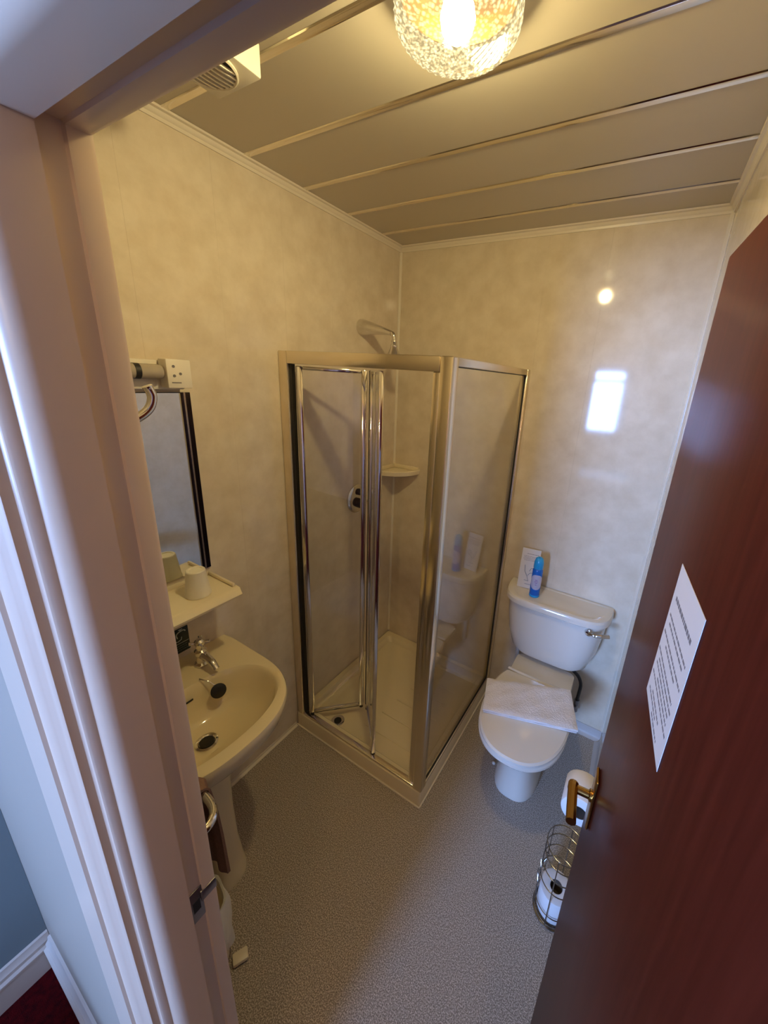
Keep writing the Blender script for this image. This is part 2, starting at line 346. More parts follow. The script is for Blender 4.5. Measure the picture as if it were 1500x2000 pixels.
# ------------------------------------------------------------------ open mahogany door
HX, HY = 1.3935, -.199; FX, FY = 1.336, .4165
dv = Vector((FX - HX, FY - HY, 0)); DWID = dv.length; dv.normalize(); dn = Vector((-dv.y, dv.x, 0))    # dn points to -x (visible face)
DM = Matrix(((dv.x, -dn.x, 0, HX), (dv.y, -dn.y, 0, HY), (0, 0, 1, 0), (0, 0, 0, 1)))   # local x along leaf, local y into thickness
door = obj('door_1', box(BM(), 0, DWID, 0, .036, .008, 1.966, .0015, mtx=DM), m_door); tag(door, 'open dark mahogany flush door on the right', kind='structure')
def dl(x, y, z): return DM @ Vector((x, y, z))
hz = 1.004; hu = DWID - .055
pl = obj('handle_plate', box(BM(), hu - .019, hu + .019, -.006, 0, hz - .070, hz + .058, .003, mtx=DM), m_brass, door); pl['label'] = 'aged brass lever handle plate'
lev = obj('lever', tube(BM(), spline([dl(hu, -.006, hz), dl(hu, -.016, hz), dl(hu, -.028, hz), dl(hu, -.036, hz)], 5), [.012] * 3 + [.0085] * 13, 14), m_brass, door)
bm = BM(); tube(bm, spline([dl(hu + .010, -.040, hz + .001), dl(hu - .01, -.041, hz + .001), dl(hu - .04, -.040, hz - .001), dl(hu - .068, -.039, hz - .001)], 5), [.009, .0105, .0105, .0105, .0105] + [.0095] * 11, 10)
obj('grip', bm, m_brass, lev)
obj('handle_plate', box(BM(), hu - .019, hu + .019, .036, .042, hz - .070, hz + .058, .003, mtx=DM), m_brass, door)
obj('latch', box(BM(), DWID, DWID + .010, .012, .024, hz - .06, hz - .045, .001, mtx=DM), m_brass, door)
for z in (.22, 1.72): obj('hinge', tube(BM(), [dl(-.004, .036, z), dl(-.004, .036, z + .08)], .0055), m_steel, door)
# notice on the door
nt_ = thing('paper_notice', 'white printed paper notice taped to the mahogany door', 'notice', dl(DWID - .27, -.001, 1.46))
nu0, nu1, nz0, nz1 = DWID - .330, DWID - .205, 1.405, 1.590
obj('sheet', box(BM(), nu0, nu1, -.0010, -.0005, nz0, nz1, mtx=DM), m_paper, nt_, smooth=False)
bm = BM(); rr = random.Random(3)
def words(z, h, a, b, ragged=True):
    u = b
    while u > a:
        w = rr.uniform(.004, .011); u2 = max(a, u - w)
        box(bm, u2, u, -.00115, -.0010, z - h / 2, z + h / 2, mtx=DM); u = u2 - .0018
words(1.552, .0055, nu0 + .018, nu1 - .016)
for z, a, b in [(1.527, .012, .010), (1.5185, .018, .018), (1.502, .008, .006), (1.4935, .03, .03), (1.476, .018, .004), (1.4675, .012, .018), (1.459, .018, .012), (1.4505, .016, .034), (1.442, .008, .006), (1.428, .04, .03), (1.420, .055, .012), (1.4125, .03, .05)]:
    words(z, .0030, nu0 + a, nu1 - b)
obj('printed_text', bm, m_print, nt_, smooth=False)

# ------------------------------------------------------------------ ceiling lamp
LX, LY, LB = .872, .440, 2.337
lamp = thing('ceiling_lamp', 'lit drum shaped pressed glass ceiling lamp', 'lamp', (LX, LY, H))
obj('ceiling_rose', lathe(BM(), [(.098, 0), (.100, -.004), (.100, -.024), (.097, -.024), (.096, -.006), (.02, -.006)], (LX, LY, H - .0005), n=40), m_brass, lamp)  # unseen deep rim added to keep bulb light off the nearby ceiling
obj('bulb', lathe(BM(), [(.001, .032), (.014, .030), (.026, .016), (.030, 0), (.026, -.016), (.014, -.027), (.001, -.030)], (LX, LY, 2.3625), n=24), m_bulb, lamp)
R = []; n = 84
prof = [(.109, H - .002)] + [(.113, H - .008 - .0050 * k) for k in range(1, 10)] + [(.112, LB + .018), (.108, LB + .010), (.100, LB + .004), (.091, LB), (.082, LB - .0015), (.073, LB - .003), (.064, LB - .004), (.055, LB - .005), (.046, LB - .0055), (.037, LB - .006), (.028, LB - .0065), (.019, LB - .007), (.010, LB - .007)]
for j, (r, z) in enumerate((r_ * .945, z_) for r_, z_ in prof):
    R.append([(LX + (r + (.0022 if (i + j) % 2 else 0) * min(1, r / .05)) * math.cos(2 * math.pi * i / n), LY + (r + (.0022 if (i + j) % 2 else 0) * min(1, r / .05)) * math.sin(2 * math.pi * i / n), z - (.0016 if (i + j) % 2 and z < LB + .005 else 0)) for i in range(n)])
sh = obj('glass_shade', rings(BM(), R[:12], False, False), m_shade_side, lamp, smooth=False); sh['label'] = 'faceted clear pressed glass shade'
obj('shade_base', rings(BM(), R[11:], False, True), m_shade, lamp, smooth=False)

# ------------------------------------------------------------------ extractor fan
fx0, fx1, fy0, fy1, fz = .325, .468, .212, .362, 2.338
fan = thing('extractor_fan', 'white square extractor fan with round grille on the ceiling', 'fan', ((fx0 + fx1) / 2, (fy0 + fy1) / 2, H))
obj('duct_collar', lathe(BM(), [(.068, H - .0005), (.068, fz + .058)], ((fx0 + fx1) / 2 + .006, (fy0 + fy1) / 2, 0), n=40), m_fan, fan)
bm = BM(); box(bm, fx0, fx1, fy0, fy1, fz, fz + .0575, .004); hs = obj('housing', bm, m_fan, fan)
fc = ((fx0 + fx1) / 2, (fy0 + fy1) / 2)
obj('grille_recess', lathe(BM(), [(.056, fz - .0003), (.056, fz - .0012)], (fc[0], fc[1], 0), n=40), m_dark, fan)
obj('grille_ring', lathe(BM(), [(.055, fz - .0012), (.060, fz - .0012), (.0605, fz - .005), (.0575, fz - .007), (.055, fz - .005)], (fc[0], fc[1], 0), n=40, cap0=False, cap1=False), m_fan, fan)
for i in range(8):
    t = -.046 + i * .0125; hl = math.sqrt(max(.0552 ** 2 - t * t, 0)); pts = []
    for k in range(9):
        s = -1 + k / 4; pts.append((fc[0] + t * 1.0 , fc[1] + s * hl, fz - .0045 - .004 * (1 - s * s)))
    bm = BM(); rings(bm, [[(x - .0022, y, z - .002), (x + .0022, y, z - .002), (x + .0022, y, z + .003), (x - .0022, y, z + .003)] for x, y, z in pts]); obj('slat', bm, m_fan, fan)

# ------------------------------------------------------------------ shower: tray, enclosure, fittings
TX, TY, TZ = .757, .735, .083
tray = thing('shower_tray', 'cream acrylic shower tray in the corner', 'shower tray', (TX / 2, (TY + D) / 2, 0))
def rect(x0, x1, y0, y1, r, n=6):
    P = []
    for cx, cy, a in ((x1 - r, y1 - r, 0), (x0 + r, y1 - r, 90), (x0 + r, y0 + r, 180), (x1 - r, y0 + r, 270)):
        for k in range(n + 1):
            t = math.radians(a + 90 * k / n); P.append((cx + r * math.cos(t), cy + r * math.sin(t)))
    return P
bm = BM(); yb = D - .002
rings(bm, [Z(rect(.002, TX, TY, yb, .012), 0), Z(rect(.002, TX, TY, yb, .012), TZ - .006), Z(rect(.003, TX - .002, TY + .002, yb - .001, .012), TZ - .002), Z(rect(.005, TX - .006, TY + .006, yb - .003, .012), TZ),
           Z(rect(.035, TX - .052, TY + .052, yb - .035, .03), TZ), Z(rect(.039, TX - .057, TY + .057, yb - .039, .03), TZ - .004), Z(rect(.05, TX - .068, TY + .068, yb - .05, .03), .048), Z(rect(.06, TX - .08, TY + .08, yb - .06, .03), .042),
           Z(rect(.2, TX - .3, TY + .2, yb - .3, .03), .039)])
obj('tray_body', bm, m_tray, tray)
for i in range(5):
    obj('tread_ridge', box(BM(), .33 + i * .02, .62, TY + .16 + i * .11, TY + .168 + i * .11, .0395, .0432, .001), m_tray, tray)
dr = obj('waste', lathe(BM(), [(.034, .042), (.034, .0455), (.028, .0465), (.018, .0445)], (.192, .835, 0), n=28), m_chrome, tray)
obj('waste_hole', lathe(BM(), [(.019, .0446), (.019, .0466)], (.192, .835, 0), n=24), m_dark, dr)
obj('sealant_bead', segbox(segbox(BM(), (.003, TY - .003), (TX + .003, TY - .003), .006, .0005, .006), (TX + .003, TY), (TX + .003, D - .03), .006, .0005, .006), m_trimw, tray)

SX, SY, ST = .742, .754, 1.846
enc = thing('shower_enclosure', 'polished framed glass shower enclosure with half folded bifold door', 'shower enclosure', (SX, SY, TZ))
t2 = .017
obj('wall_profile', box(BM(), .0015, .048, SY - .016, SY + .018, TZ + .0005, ST, .003), m_alu, enc)
obj('wall_profile', box(BM(), SX - t2, SX + t2, D - .034, D - .0015, TZ + .0005, ST, .003), m_alu, enc)
obj('corner_post', box(BM(), SX - .026, SX + t2, SY - t2, SY + .026, TZ + .0005, ST, .005), m_alu, enc)
obj('top_rail', box(BM(), .048, SX - .0265, SY - .016, SY + .018, ST - .046, ST, .003), m_alu, enc)
obj('top_rail', box(BM(), SX - .015, SX + .015, SY + .0265, D - .0345, ST - .026, ST, .003), m_alu, enc)
obj('bottom_rail', box(BM(), .048, SX - .0265, SY - .014, SY + .012, TZ + .0005, TZ + .012, .003), m_alu, enc)
obj('bottom_rail', box(BM(), SX - .010, SX + .014, SY + .0265, D - .0345, TZ + .0005, TZ + .012, .003), m_alu, enc)
gp = obj('glass_panel', box(BM(), SX - .002, SX + .002, SY + .027, D - .035, TZ + .0125, ST - .0265), m_glass, enc, smooth=False); gp['label'] = 'fixed clear glass side panel'
bm = BM(); box(bm, SX + .0025, SX + .009, D - .041, D - .0345, TZ + .0125, ST - .0265); box(bm, SX + .0025, SX + .009, SY + .0265, D - .041, TZ + .0122, TZ + .0175); box(bm, SX + .0025, SX + .005, SY + .0265, D - .041, ST - .0295, ST - .0265)
obj('gasket', bm, m_dark, enc)
obj('strike_profile', box(BM(), SX - .052, SX - .027, SY - .010, SY + .012, TZ + .0125, ST - .0465, .003), m_alu, enc)
obj('pivot_gasket', box(BM(), .0485, .061, SY - .004, SY + .012, TZ + .0125, ST - .0465), m_dark, enc)
za, zb = TZ + .018, ST - .052
def leaf(A, B, label):
    Av, Bv = Vector((*A, 0)), Vector((*B, 0)); d = (Bv - Av).normalized(); Ln = (Bv - Av).length
    def q(s): v = Av + d * s; return (v.x, v.y)
    f = obj('door_leaf', segbox(BM(), q(0), q(.024), .018, za, zb, bev=.004), m_chrome, enc); f['label'] = label
    obj('stile', segbox(BM(), q(Ln - .024), q(Ln), .018, za, zb, bev=.004), m_chrome, f)
    obj('leaf_rail', segbox(BM(), q(.0245), q(Ln - .0245), .014, za, za + .014, bev=.003), m_chrome, f)
    obj('leaf_rail', segbox(BM(), q(.0245), q(Ln - .0245), .014, zb - .014, zb, bev=.003), m_chrome, f)
    obj('leaf_seal', segbox(BM(), q(.0245), q(Ln - .0245), .005, za - .007, za - .0005), m_dark, f)
    obj('glass_pane', segbox(BM(), q(.0245), q(Ln - .0245), .004, za + .0145, zb - .0145), m_glass, f, smooth=False)
    for s in (.012, Ln - .012):
        v = Av + d * s; obj('end_cap', lathe(BM(), [(.010, za - .011), (.010, za - .0005)], (v.x, v.y, 0), n=14), m_dark, f)
leaf((.074, SY + .004), (.270, .947), 'folded first leaf of the bifold shower door')
leaf((.290, .952), (.487, SY + .004), 'folded second leaf of the bifold shower door')
obj('fold_gasket', lathe(BM(), [(.006, za), (.006, zb)], (.280, .956, 0), n=12), m_dark, enc)

sh = thing('overhead_shower', 'chrome shower rose on a tapered arm above the enclosure', 'shower', (0, 1.226, 1.99))
obj('arm', tube(BM(), [(.001, 1.226, 1.993), (.008, 1.226, 1.993), (.03, 1.226, 1.991), (.10, 1.226, 1.981), (.165, 1.226, 1.970), (.180, 1.226, 1.966)], [.036, .036, .033, .022, .0125, .0105], 28), m_chrome, sh)
obj('elbow', tube(BM(), spline([(.178, 1.226, 1.967), (.190, 1.226, 1.962), (.194, 1.226, 1.948), (.195, 1.226, 1.935)], 4), .0095, 14), m_chrome, sh)
ro = obj('rose', lathe(BM(), [(.006, .078), (.0125, .074), (.0135, .066), (.010, .061), (.014, .056), (.0165, .048), (.0155, .044), (.020, .034), (.030, .012), (.034, .003), (.033, 0), (.028, -.001)], (.196, 1.226, 1.862), n=28), m_chrome, sh)
obj('spray_plate', lathe(BM(), [(.026, -.0015), (.026, -.003)], (.196, 1.226, 1.862), n=24), m_dark, ro)

vv = thing('shower_valve', 'round chrome shower valve with black lever inside the enclosure', 'shower valve', (0, 1.197, 1.13))
obj('escutcheon', lathe(BM(), [(.078, .001), (.078, .006), (.072, .011), (.060, .013)], (0, 1.197, 1.135), (1, 0, 0), n=40), m_chrome, vv)
obj('upper_knob', lathe(BM(), [(.018, .0135), (.018, .030), (.014, .034)], (0, 1.205, 1.172), (1, 0, 0), n=24), m_dark, vv)
lv = obj('lever_hub', lathe(BM(), [(.026, .0135), (.026, .036), (.020, .042)], (0, 1.197, 1.112), (1, 0, 0), n=28), m_dark, vv)
obj('lever', box(BM(), .020, .034, 1.224, 1.268, 1.106, 1.118, .003), m_chrome, lv)

ss = thing('corner_shelf', 'cream quarter round soap shelf in the shower corner', 'shelf', (.05, D - .05, 1.25))
def quarter(r, n=18): return [(.001, D - .001)] + [(.001 + r * math.sin(math.pi / 2 * k / n), D - .001 - r * math.cos(math.pi / 2 * k / n)) for k in range(n + 1)]
bm = BM(); rings(bm, [Z(quarter(.172), 1.236), Z(quarter(.183), 1.240), Z(quarter(.186), 1.262), Z(quarter(.182), 1.266), Z(quarter(.170), 1.266), Z(quarter(.166), 1.254)])
obj('shelf_body', bm, m_ivory, ss)
bm = BM(); box(bm, .0015, .008, D - .18, D - .0085, 1.2545, 1.278, .002); box(bm, .0015, .18, D - .008, D - .0015, 1.2545, 1.278, .002); obj('back_lip', bm, m_ivory, ss)

# ------------------------------------------------------------------ basin on pedestal
BYC = .170
bs = thing('wash_basin', 'cream ceramic wash basin on a pedestal', 'basin', (.2, BYC, 0))
def dshape(a, b, n=2.5, x0=.001, N=80):
    """D outline against the left wall: straight sides, rounded front; half width a (in y), projection b (in x)"""
    P = [(x0, BYC - a)]
    for i in range(N + 1):
        t = -math.pi / 2 + math.pi * i / N; c, s = math.cos(t), math.sin(t)
        P.append((.45 * b + .55 * b * abs(c) ** (2 / n), BYC + a * math.copysign(abs(s) ** (2 / n), s)))
    return P + [(x0, BYC + a)]
C0 = (.285, BYC); NN = 80
def ps(poly, z): return Z(polar(poly, C0, NN), z)
bowl = lambda k: sup(.298, BYC, .146 * k, .216 * k, 2.25, 80)
bm = BM()
rings(bm, [ps(dshape(.10, .36, 2.4), .560), ps(dshape(.15, .40, 2.4), .600), ps(dshape(.215, .455, 2.4), .665), ps(dshape(.243, .480, 2.45), .700), ps(dshape(.252, .489, 2.5), .735), ps(dshape(.254, .491, 2.5), .752), ps(dshape(.251, .488, 2.5), .760), ps(dshape(.244, .481, 2.5), .763),
           ps(bowl(1.03), .760), ps(bowl(1.0), .754), ps(bowl(.97), .742), ps(bowl(.92), .715), ps([(x - .01, y) for x, y in bowl(.82)], .680), ps([(x - .02, y) for x, y in bowl(.66)], .648), ps([(x - .035, y) for x, y in bowl(.42)], .630), ps([(.285 + (x - .298) * .2, BYC + (y - BYC) * .16) for x, y in bowl(1)], .622)])
obj('bowl', bm, m_cream, bs)
wd = obj('waste', lathe(BM(), [(.033, .6235), (.033, .6265), (.026, .628), (.022, .625)], (.268, BYC + .003, 0), n=28), m_chrome, bs)
obj('waste_hole', lathe(BM(), [(.021, .6255), (.021, .6275)], (.268, BYC + .003, 0), n=24), m_dark, wd)
obj('overflow', box(BM(), .1655, .168, BYC - .004, BYC + .028, .716, .7225, .001), m_dark, bs)
def pring(hw, x0, x1, z): return Z([( (x0 + x1) / 2 + (p[0]) * (x1 - x0) / 2, BYC + p[1] * hw) for p in sup(0, 0, 1, 1, 2.8, 40)], z)
obj('pedestal', rings(BM(), [pring(.076, .10, .335, 0), pring(.076, .10, .335, .02), pring(.070, .11, .326, .06), pring(.064, .12, .312, .16), pring(.062, .12, .308, .30), pring(.064, .12, .312, .45), pring(.072, .12, .330, .558)]), m_cream, bs)
def tap(y, which):
    t = thing('pillar_tap', 'chrome crosshead pillar tap at the %s of the basin' % which, 'tap', (.085, y, .763), 'basin taps')
    obj('body', lathe(BM(), [(.024, .0005), (.024, .006), (.017, .012), (.0155, .040), (.020, .044), (.020, .056), (.013, .062), (.011, .080)], (.085, y, .763), n=24), m_chrome, t)
    obj('spout', tube(BM(), spline([(.085, y, .800), (.115, y, .806), (.150, y, .800), (.172, y, .782)], 5), [.014] * 6 + [.012] * 5 + [.011] * 5, 14), m_chrome, t)
    hd = obj('handle', lathe(BM(), [(.013, .078), (.016, .084), (.016, .094), (.010, .101), (.002, .103)], (.085, y, .763), n=20), m_chrome, t)
    for k in range(4):
        a = math.pi / 4 + k * math.pi / 2 + .2
        obj('spoke', tube(BM(), [(.085 + .010 * math.cos(a), y + .010 * math.sin(a), .852), (.085 + .024 * math.cos(a), y + .024 * math.sin(a), .852), (.085 + .031 * math.cos(a), y + .031 * math.sin(a), .852)], [.0045, .0045, .0075], 10), m_chrome, hd)
tap(.280, 'shower side'); tap(.068, 'door side')
pg = thing('basin_plug', 'black rubber plug hanging on a chain in the basin', 'plug', (.212, .268, .70))
obj('stopper', lathe(BM(), [(.021, 0), (.023, .004), (.024, .010), (.012, .014)], (.200, .262, .722), (.75, -.25, .35), n=24), m_dark, pg)
obj('chain', tube(BM(), spline([(.150, .232, .7655), (.170, .240, .764), (.185, .250, .755), (.203, .262, .732)], 5), .0018, 8), m_chrome, pg)

# ------------------------------------------------------------------ mirror, strip light, shelf and cup over the basin
mi = thing('wall_mirror', 'tall mirror with dark edge strips over the basin', 'mirror', (0, BYC, 1.07))
my0, my1, mz0, mz1 = -.050, .392, 1.074, 1.690
obj('mirror_glass', box(BM(), .006, .0085, my0 + .030, my1 - .030, mz0 + .002, mz1 - .002), m_mirror, mi, smooth=False)
for a, b in ((my0, my0 + .030), (my1 - .030, my1)):
    f = obj('edge_strip', box(BM(), .001, .0075, a, b, mz0, mz1), m_mframe, mi, smooth=False); f['label'] = 'dark bevelled edge strip'
    obj('bevel_line', box(BM(), .0078, .0095, a + .009, a + .014, mz0, mz1), m_chrome, f, smooth=False)
obj('backing', box(BM(), .001, .0055, my0 + .0305, my1 - .0305, mz0, mz1), m_dark, mi, smooth=False)
li = thing('shaver_light', 'unlit strip light with shaver socket above the mirror', 'light', (0, BYC, 1.70))
lz0, lz1 = 1.712, 1.790
obj('base', box(BM(), .001, .030, -.042, .368, 1.700, 1.782, .004), m_socket, li)
obj('diffuser', tube(BM(), [(.052, -.03, 1.750), (.052, -.022, 1.750), (.052, .290, 1.750), (.052, .296, 1.750)], [.018, .0205, .0205, .018], 24), m_tube, li)
obj('tube_cap', lathe(BM(), [(.021, 0), (.021, .014), (.015, .018)], (.052, .226, 1.750), (0, 1, 0), n=24), m_dark, li)
so = obj('socket_end', box(BM(), .0305, .075, .300, .368, 1.706, 1.787, .004), m_socket, li)
for y, z in ((.319, 1.767), (.319, 1.741), (.336, 1.747)): obj('socket_hole', lathe(BM(), [(.004, .0752), (.004, .0758)], (0, y, z), (1, 0, 0), n=12), m_print, so)
obj('printed_text', box(BM(), .0752, .0756, .310, .336, 1.7205, 1.7235), m_print, so, smooth=False)
sf = thing('glass_shelf', 'cream plastic bathroom shelf under the mirror', 'shelf', (0, BYC, 1.03))
bm = BM()
sec = lambda y, e: [(.001, y, 1.030 - e * 0), (.130, y, 1.020 + e * .004), (.170, y, 1.014 + e * .006), (.184 - e * .01, y, 1.018 + e * .004), (.187 - e * .015, y, 1.027), (.180 - e * .012, y, 1.036), (.165, y, 1.042), (.150, y, 1.043), (.001, y, 1.043)]
rings(bm, [sec(-.056, 1), sec(-.050, 0), sec(.390, 0), sec(.396, 1)]); obj('tray', bm, m_ivory, sf)
for y in (-.052, .380): obj('end_lip', box(BM(), .003, .150, y, y + .010, 1.0435, 1.056, .004), m_ivory, sf)
obj('back_lip', box(BM(), .001, .008, -.040, .378, 1.0435, 1.060, .002), m_ivory, sf)
sf.name = 'bathroom_shelf'
cp = thing('tumbler', 'frosted plastic cup upside down on the bathroom shelf', 'cup', (.098, .292, 1.0435))
obj('cup_wall', lathe(BM(), [(.0375, 0), (.0390, .001), (.0390, .005), (.0372, .008), (.0285, .088), (.0262, .0905), (.020, .0905), (.019, .0885), (.002, .0885)], (.098, .292, 1.0437), n=32), m_cup, cp)

# sign under the shelf
sg = thing('tap_water_sign', 'small dark sign with white tap symbol under the shelf', 'sign', (0, .262, .84))
obj('plate', box(BM(), .0008, .0022, .222, .288, .786, .884, .0004), m_sign, sg)
bm = BM(); XS = .0023
def flat(poly): rings(bm, [[(XS, y, z) for y, z in poly], [(XS + .0003, y, z) for y, z in poly]])
flat([(.226, .824), (.286, .824), (.286, .826), (.226, .826)])
for a, b, c, d in ((.234, .842, .246, .836), (.246, .836, .258, .842)): pass
tube(bm, [(XS, .236, .852), (XS, .239, .838), (XS, .250, .834), (XS, .262, .838), (XS, .264, .848)], .0016, 6)
tube(bm, spline([(XS, .250, .848), (XS, .248, .862), (XS, .256, .870), (XS, .272, .872), (XS, .278, .866)], 4), .0022, 6); tube(bm, [(XS, .262, .872), (XS, .262, .879)], .0018, 6); tube(bm, [(XS, .256, .8785), (XS, .269, .8785)], .0016, 6)
obj('tap_symbol', bm, m_signw, sg)
bm = BM(); rr = random.Random(5)
for z in (.815, .806, .797):
    y = .229
    while y < .278:
        w = rr.uniform(.003, .008); box(bm, XS, XS + .0003, y, min(y + w, .282), z - .0016, z + .0016); y += w + .0016
obj('printed_text', bm, mat('dim sign text', (.12, .16, .14), .5), sg, smooth=False)

# ------------------------------------------------------------------ robe hook, towel rail, towel, bin on the door wall
hk = thing('robe_hook', 'chrome robe hook beside the doorway in front of the mirror', 'hook', (.682, Y0, 1.70))
obj('backplate', lathe(BM(), [(.018, .0005), (.018, .004), (.012, .008)], (.682, Y0, 1.703), (0, 1, 0), n=24), m_chrome, hk)
obj('hook_arm', tube(BM(), spline([(.682, Y0 + .008, 1.703), (.682, -.068, 1.7005), (.682, -.045, 1.703), (.682, -.026, 1.716), (.682, -.0195, 1.733), (.682, -.024, 1.747)], 5), [.006] * 20 + [.0062] * 5 + [.0068], 14), m_chrome, hk)
tr_ = thing('towel_rail', 'chrome towel rail with rounded end beside the basin pedestal', 'towel rail', (.5, Y0, .85))
RZ = .868
obj('rail', tube(BM(), spline([(.668, Y0 + .006, RZ), (.668, -.060, RZ), (.664, -.025, RZ), (.648, -.007, RZ), (.620, 0, RZ), (.575, 0, RZ), (.555, 0, RZ), (.527, -.007, RZ), (.511, -.025, RZ), (.507, -.060, RZ), (.507, Y0 + .006, RZ)], 5), .0085, 14), m_chrome, tr_)
for x in (.668, .507): obj('flange', lathe(BM(), [(.017, .0005), (.017, .005), (.011, .008)], (x, Y0, RZ), (0, 1, 0), n=20), m_chrome, tr_)
tw = thing('hand_towel', 'brown towel hanging over the chrome rail beside the basin', 'towel', (.5, 0, .5))
def sheet_over(bm, x0, x1, prof, th=.006, n=14, amp=.004):
    Rr = []
    for k in range(n + 1):
        x = x0 + (x1 - x0) * k / n; Rr.append([(x, y + amp * math.sin(9 * k / n + i * .5) * (min(1, i / 6)), z) for i, (y, z) in enumerate(prof)])
    return rings(bm, Rr)
fr = [(.011, .868), (.0175, .80), (.020, .72), (.022, .64), (.023, .56)]; bk = [(-.011, .868), (-.016, .78), (-.020, .62)]
outer = [(-.026, .62), (-.022, .78), (-.0185, .868), (-.012, .880), (0, .886), (.012, .880), (.0185, .868), (.025, .80), (.028, .70), (.030, .56)]
inner = [(.022, .56), (.020, .70), (.017, .80), (.0105, .868), (.007, .8755), (0, .8785), (-.007, .8755), (-.0105, .868), (-.014, .78), (-.018, .62)]
obj('cloth', sheet_over(BM(), .531, .598, outer + inner), m_brown, tw)
bn = thing('pedal_bin', 'cream pedal bin lined with a white bag by the basin pedestal', 'bin', (.42, -.003, 0))
bxc, byc = .425, .000
obj('bin_body', lathe(BM(), [(.070, 0), (.073, .004), (.078, .20), (.079, .235), (.075, .235), (.070, .03), (.002, .03)], (bxc, byc, 0), n=36), m_ivory, bn)
bm = BM(); Rr = []; rr = random.Random(11); n = 40
for r, z, w in ((.074, .20, .0), (.0765, .262, .002), (.082, .266, .003), (.089, .235, .005), (.091, .18, .0035), (.093, .13, .0045), (.091, .085, .006), (.086, .082, .004), (.084, .13, .003), (.082, .20, .002), (.0805, .24, .001)):
    Rr.append([(bxc + (r + w * math.sin(7 * i * 2 * math.pi / n + z * 30)) * math.cos(2 * math.pi * i / n), byc + (r + w * math.sin(7 * i * 2 * math.pi / n + z * 30)) * math.sin(2 * math.pi * i / n), z + w * 1.5 * math.sin(5 * i * 2 * math.pi / n)) for i in range(n)])
rings(bm, Rr, False, False); lin = obj('bin_liner', bm, m_bag, bn); lin['label'] = 'crumpled white bin bag'
obj('pedal', box(BM(), bxc + .030, bxc + .062, byc + .078, byc + .122, .004, .020, .005, mtx=Matrix.Translation((bxc, byc, 0)) @ Matrix.Rotation(-.5, 4, 'Z') @ Matrix.Translation((-bxc, -byc, 0))), m_ivory, bn)

# ------------------------------------------------------------------ toilet
TC = 1.073
wc = thing('toilet', 'cream close coupled toilet against the back wall', 'toilet', (TC, 1.2, 0))
def tr2(hw, y0, y1, z, n=2.4): return Z(sup(TC, (y0 + y1) / 2, hw, (y1 - y0) / 2, n, 56), z)
obj('pan', rings(BM(), [tr2(.100, .985, 1.36, 0, 2.8), tr2(.100, .985, 1.36, .015, 2.8), tr2(.096, .992, 1.35, .04, 2.7), tr2(.086, 1.005, 1.33, .12, 2.6), tr2(.086, .998, 1.33, .20, 2.5), tr2(.100, .965, 1.34, .255, 2.4), tr2(.138, .895, 1.36, .310, 2.35), tr2(.164, .845, 1.38, .350, 2.35), tr2(.172, .828, 1.39, .378, 2.4), tr2(.170, .830, 1.388, .388, 2.4)]), m_wc, wc)
obj('pan_shelf', rings(BM(), [Z(rect(TC - .145, TC + .145, 1.205, 1.43, .03), .3885), Z(rect(TC - .148, TC + .148, 1.200, 1.435, .03), .400), Z(rect(TC - .144, TC + .144, 1.206, 1.43, .03), .412)]), m_wc, wc)
def lidring(hw, y0, y1, z): 
    P = []
    for x, y in sup(TC, (y0 + y1) / 2 + .05, hw, (y1 - y0) / 2 + .05, 2.3, 64): P.append((x, min(y, y1)))
    return Z(P, z)
obj('seat', rings(BM(), [lidring(.176, .818, 1.20, .3885), lidring(.181, .812, 1.20, .394), lidring(.181, .812, 1.20, .404), lidring(.176, .817, 1.20, .409)]), m_wc, wc)
ld_ = obj('lid', rings(BM(), [lidring(.178, .815, 1.255, .4125), lidring(.183, .809, 1.258, .418), lidring(.183, .809, 1.258, .426), lidring(.176, .816, 1.252, .432), lidring(.12, .87, 1.20, .435)]), m_wc, wc)
bm = BM(); rings(bm, [[(TC + s * .17, 1.262 - .045 * (1 - s * s) * .0, .4125 + h) for h in (0,)] * 1 for s in (-1, 1)], False, False, False) if False else None
arc = [(TC - .150, 1.275), (TC - .09, 1.268), (TC, 1.265), (TC + .09, 1.268), (TC + .150, 1.275)]
obj('hinge_cover', tube(BM(), [(x, y, .424) for x, y in arc], [.008, .0115, .0115, .0115, .008], 12), m_wc, wc)
# cistern
def cring(hw, dep, z, n=3.2, yb=D - .004):
    P = []
    for i in range(49):
        t = math.pi + math.pi * i / 48; c, s = math.cos(t), math.sin(t)
        P.append((TC - .006 + hw * math.copysign(abs(c) ** (2 / 5.0), c), yb - dep * abs(s) ** (2 / n)))
    return Z(P, z)
obj('cistern', rings(BM(), [cring(.150, .125, .440, 2.8), cring(.172, .140, .444, 2.8), cring(.196, .155, .470, 3), cring(.222, .168, .560), cring(.234, .174, .660), cring(.240, .178, .7395)]), m_wc, wc)
cl = obj('cistern_lid', rings(BM(), [cring(.236, .174, .740), cring(.250, .191, .7425), cring(.255, .196, .747), cring(.255, .196, .768), cring(.250, .190, .777), cring(.240, .178, .780), cring(.222, .158, .7785, 3.0, D - .012), cring(.216, .152, .7755, 3.0, D - .016)]), m_wc, wc)
lvp = obj('lever_boss', lathe(BM(), [(.020, 0), (.020, .010), (.016, .019), (.005, .023)], (1.236, D - .162, .715), (.25, -1, .1), n=20), m_chrome, wc)
obj('flush_lever', tube(BM(), spline([(1.238, D - .186, .717), (1.262, D - .190, .719), (1.292, D - .182, .722), (1.322, D - .168, .724)], 4), [.007] * 4 + [.008] * 4 + [.009] * 5, 10), m_chrome, lvp)
for x in (TC - .112,): obj('pan_bolt_cap', lathe(BM(), [(.008, 0), (.008, .004), (.003, .009)], (x, 1.10, .001), n=14), m_pvc, wc)
